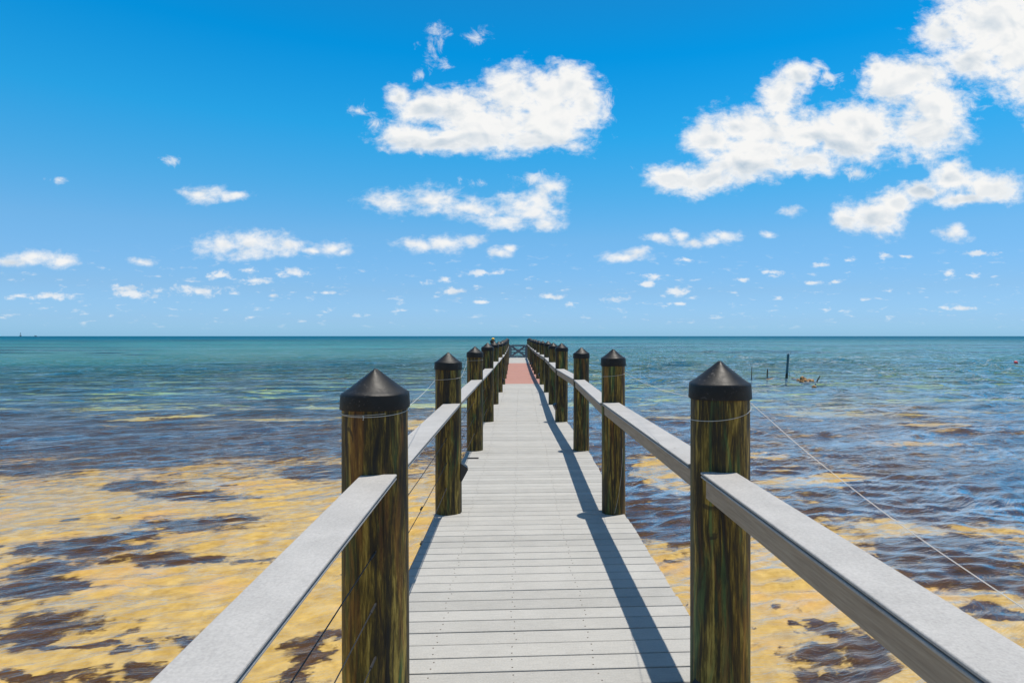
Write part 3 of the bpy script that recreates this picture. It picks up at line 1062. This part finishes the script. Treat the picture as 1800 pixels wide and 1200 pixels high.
b.tube(hang(r2[-1], r3[0], 0.02), 0.0013, 5)
b.tube(r3, 0.0013, 5)
o = b.build('string', M_string, None)
tag(o, 'thin white string knotted round the nearest left post and the two behind it', 'string', 'white strings tied round the posts')

RP0, RP1, RP2 = (posts[1, i] for i in (0, 1, 2))
b = MB()
r1 = ring_pts(RP1, CAM_H - 0.385, CAM_H - 0.315, -185, 0, 30, 0.02)
b.tube(r1, 0.0014, 5)
run = [(1.02, 2.93, .285), (1.035, 2.68, .35), (1.03, 2.30, .424), (1.025, 1.78, .505), (1.02, 1.295, .555), (1.0, 0.6, .60), (0.99, 0.0, .62), (0.98, -0.2, .60)]
rp = [Vector(world(X, d_, CAM_H - dr)) for (X, d_, dr) in run]
sm_ = []
for i in range(len(rp) - 1):
    p0_, p1_, p2_, p3_ = rp[max(i - 1, 0)], rp[i], rp[i + 1], rp[min(i + 2, len(rp) - 1)]
    for s_ in np.linspace(0, 1, 8, endpoint=False):
        s_ = float(s_)
        sm_.append(0.5 * ((2 * p1_) + (p2_ - p0_) * s_ + (2 * p0_ - 5 * p1_ + 4 * p2_ - p3_) * s_ ** 2 + (3 * p1_ - p0_ - 3 * p2_ + p3_) * s_ ** 3))
b.tube(sm_, 0.0014, 5)
r2 = ring_pts(RP2, CAM_H - 0.385, CAM_H - 0.345, -190, 5, 24, 0.006)
b.tube(r2, 0.0013, 5)
b.tube(hang(r2[-1], ring_pts(RP1, CAM_H - 0.29, CAM_H - 0.29, 150, 151, 1)[0], 0.025), 0.0013, 5)
o = b.build('string', M_string, None)
tag(o, 'thin white string looped round the nearest right post and running off to the lower right', 'string', 'white strings tied round the posts')

b = MB()
r_ = RP2['r'] * 1.02 + .003
pl = []
for s_ in np.linspace(0, 1, 16):
    a = R(-50 - 42 * s_ ** 1.6)
    pl.append((RP2['x'] + r_ * math.cos(a), RP2['y'] + r_ * math.sin(a), 0.62 - 0.60 * s_ ** 0.85))
b.tube(pl, 0.0010, 5)
o = b.build('string', M_string, None)
tag(o, 'loose end of white string hanging down the second right post to the deck', 'string', 'white strings tied round the posts')

# flat dark strip on the deck by the third left post
b = MB()
x0, y0, _ = ground(831, 805.5, 0.0)
b.box((x0, y0, 0.006), (0.16, 0.055, 0.008), bev=0.002)
o = b.build('dark_strip', M_light)
tag(o, 'flat dark strip lying on the deck beside the third left post', 'metal plate')

# ------------------------------------------------------------------ things out in the water
# mooring pile with a yellow float left on its cap
x, y, _ = world(-1.52, 31.0, 0)
mp = empty('mooring_pile', (x, y, WATER_Z - 0.6))
tag(mp, 'taller lone black-capped pile standing in the water just left of the pier', 'pile')
b = MB()
b.rings([(x, y, z_) for z_ in np.linspace(WATER_Z - 0.9, 1.42, 10)], [0.115] * 10, 20)
o = b.build('trunk', M_post, mp, True)
b = MB()
b.rings([(x, y, 1.36), (x, y, 1.44), (x, y, 1.49), (x, y, 1.505)], [0.128, 0.128, 0.06, 0.02], 20)
o = b.build('cap', M_cap, mp, True)
b = MB()
b.rings([(x + .02, y - .02, z_) for z_ in (1.49, 1.515, 1.545, 1.57, 1.585)], [0.05, 0.075, 0.075, 0.05, 0.018], 16)
o = b.build('float', M_yellow, None, True)
tag(o, 'small yellow float resting on the lone pile left of the pier', 'float')


def stake(name, bpx, bpy_, h, r0, r1, lean, material, label, cat, group=None, n=10, white_top=False):
    x, y, _ = ground(bpx, bpy_, WATER_Z)
    b = MB()
    zs = np.linspace(-0.8, h, 9)
    ph = random.uniform(0, 6)
    b.rings([(lean[0] * z_ / h if z_ > 0 else lean[0] * z_ / h, lean[1] * z_ / h, z_) for z_ in zs],
            [(r0 + (r1 - r0) * max(0, z_) / h) * (1 + 0.06 * math.sin(z_ * 9 + ph)) for z_ in zs], n)
    o = b.build(name, material, None, True)
    o.location = (x, y, WATER_Z)
    tag(o, label, cat, group)
    return o


G_ = 'old stakes standing in the water right of the pier'
stake('stake', 1321, 666, 0.83, 0.034, 0.022, (0.02, 0), M_stake, 'thin dark stake in the water, first right of the nearest right post cap', 'stake', G_)
stake('stake', 1348.5, 663, 0.58, 0.05, 0.042, (0.03, 0), M_stake, 'short dark stake between the thin stake and the tall teal pipe', 'stake', G_)
stake('stake', 1436, 670, 0.36, 0.05, 0.04, (0.20, 0.0), M_stake, 'stubby dark stake leaning right beside the orange rocks', 'stake', G_)
px_, py_, _ = ground(1382.5, 664, WATER_Z)
pp = empty('pipe', (px_, py_, WATER_Z))
tag(pp, 'tall faded teal pipe with white top, leaning slightly right in shallow water', 'pipe')
b = MB()
b.rings([(0.13 * z_ / 1.66, 0, z_) for z_ in (-0.8, 0, .4, .8, 1.2, 1.64)], [0.098, 0.092, 0.088, 0.085, 0.083, 0.082], 18)
b.build('tube', M_pipe, pp, True, local=True)
b = MB()
b.rings([(0.13, 0, 1.642), (0.13, 0, 1.70)], [0.088, 0.086], 18)
b.build('end_cap', M_white, pp, True, local=True)
b = MB()
b.tube([(0.15, -.09, .42), (0.17, -.1, .25), (0.19, -.1, .1), (0.12, -.08, -.05)], 0.012, 5)
b.build('rope', M_stake, pp, True, local=True)


def rock(bpx, bpy_, sx, sy, sz, label, seed):
    x, y, _ = ground(bpx, bpy_, WATER_Z)
    rg_ = random.Random(seed)
    ph = [rg_.uniform(0, 6.28) for _ in range(8)]
    b = MB()
    nu, nv = 22, 11
    vs, fs = [], []
    for i in range(nv + 1):
        th = math.pi * i / nv
        for j in range(nu):
            a = 2 * math.pi * j / nu
            dx_, dy_, dz_ = math.sin(th) * math.cos(a), math.sin(th) * math.sin(a), math.cos(th)
            k_ = 1 + 0.18 * math.sin(3 * dx_ + ph[0] + 2 * dz_) + 0.14 * math.sin(5 * dy_ + 4 * dx_ + ph[1]) + 0.12 * math.sin(8 * dx_ - 5 * dz_ + ph[2])
            vs.append((sx * dx_ * k_, sy * dy_ * k_, sz * dz_ * k_))
    for i in range(nv):
        for j in range(nu):
            j2 = (j + 1) % nu
            fs.append((i * nu + j, (i + 1) * nu + j, (i + 1) * nu + j2, i * nu + j2))
    b.add(vs, fs)
    o = b.build('rock', M_rock, None, False)
    o.location = (x, y, WATER_Z - 0.02)
    tag(o, label, 'rock', 'orange rocks breaking the surface')


rock(1413, 669, 0.28, 0.2, 0.26, 'rounded orange-brown rock breaking the surface, tallest of the cluster', 3)
rock(1422, 670, 0.30, 0.22, 0.17, 'low pale orange rock in front of the tallest one', 5)
rock(1409.5, 671, 0.17, 0.15, 0.11, 'small dark-edged rock at the left end of the cluster', 8)
rock(1429, 669.5, 0.14, 0.12, 0.07, 'tiny flat rock between the cluster and the leaning stake', 12)
rock(1396, 665.5, 0.20, 0.14, 0.07, 'low dark scrap of rock just right of the teal pipe', 21)
rock(1403, 667.5, 0.16, 0.12, 0.08, 'small rough rock between the teal pipe and the orange cluster', 22)
rock(1353, 665.8, 0.22, 0.15, 0.045, 'flat wet rock awash at the foot of the short stake', 24)
rock(1374, 667, 0.15, 0.12, 0.05, 'small wet rock awash just left of the teal pipe', 25)
rock(1430.5, 679, 0.12, 0.1, 0.07, 'lone dark little rock nearer than the orange cluster', 15)

# red buoy
x, y, _ = ground(1785.5, 638, WATER_Z)
bu = empty('buoy', (x, y, WATER_Z))
tag(bu, 'small round red buoy floating alone far off at the right edge', 'buoy')
b = MB()
b.rings([(0, 0, 0.05 + 0.18 * math.sin(q)) for q in np.linspace(-1.5, 1.5, 11)], [0.19 * math.cos(q) for q in np.linspace(-1.5, 1.5, 11)], 20)
b.build('ball', M_redp, bu, True, local=True)
b = MB()
b.rings([(0, 0, .22), (0, 0, .27)], [0.03, 0.025], 10)
b.build('eyelet', M_white, bu, True, local=True)

# light tower and boat on the horizon
M_steel = plain('weathered_tower_steel', (0.10, 0.12, 0.13), 0.6)
D1 = 3600.0
X1 = (36 - 920.7) * D1 / 1116
x, y, _ = world(X1, D1, 0)
tw = empty('light_tower', (x, y, WATER_Z))
tag(tw, 'tiny skeletal light tower on the far left horizon', 'tower')
b = MB()
HT = 22.0
for sx_ in (-1, 1):
    for sy_ in (-1, 1):
        b.tube([(sx_ * 4.0, sy_ * 4.0, -2), (sx_ * 0.9, sy_ * 0.9, HT - 4)], 0.30, 6)
for z_ in (2.5, 7, 11.5, 15.5):
    w_ = 4.0 - 3.1 * (z_ + 2) / (HT - 2)
    for s_ in (-1, 1):
        b.tube([(-w_, s_ * w_, z_), (w_, s_ * w_, z_)], 0.16, 5)
        b.tube([(s_ * w_, -w_, z_), (s_ * w_, w_, z_)], 0.16, 5)
b.tube([(0, 0, 0), (0, 0, HT - 4)], 0.5, 8)
b.build('tower_frame', M_steel, tw, local=True)
b = MB()
b.rings([(0, 0, 1.5), (0, 0, 6.0)], [3.6, 3.0], 10)
b.build('keeper_platform', M_steel, tw, local=True)
b = MB()
b.rings([(0, 0, HT - 4), (0, 0, HT - 3.4), (0, 0, HT - 3.3), (0, 0, HT - 1), (0, 0, HT)], [2.2, 2.2, 1.5, 1.5, 0.2], 12)
b.build('lantern', M_steel, tw, local=True)

D2 = 2200.0
x, y, _ = world((64 - 920.7) * D2 / 1116, D2, 0)
bt = empty('boat', (x, y, WATER_Z))
tag(bt, 'tiny white boat low on the far left horizon', 'boat')
b = MB()
hull = [(-9, 0.6), (-8.5, 1.2), (0, 1.5), (6, 1.4), (9.5, 0.1)]
vs = []
for (hx, hw_) in hull:
    zt = 1.6 + max(0, hx) * 0.08
    vs += [(hx, -hw_ * 1.6, zt), (hx, -hw_, -0.5), (hx, hw_, -0.5), (hx, hw_ * 1.6, zt)]
fs = []
for i in range(len(hull) - 1):
    for j in range(4):
        j2 = (j + 1) % 4
        fs.append((i * 4 + j, i * 4 + j2, (i + 1) * 4 + j2, (i + 1) * 4 + j))
fs += [(0, 1, 2, 3), (16, 19, 18, 17)]
b.add(vs, fs)
b.build('hull', M_white, bt, local=True)
b = MB()
b.box((-2.5, 0, 2.9), (6.0, 3.0, 2.4), bev=0.3)
b.build('cabin', M_steel, bt, local=True)
b = MB()
b.tube([(-6, 0, 1.5), (-6, 0, 6.5)], 0.15, 6)
b.build('mast', M_steel, bt, local=True)
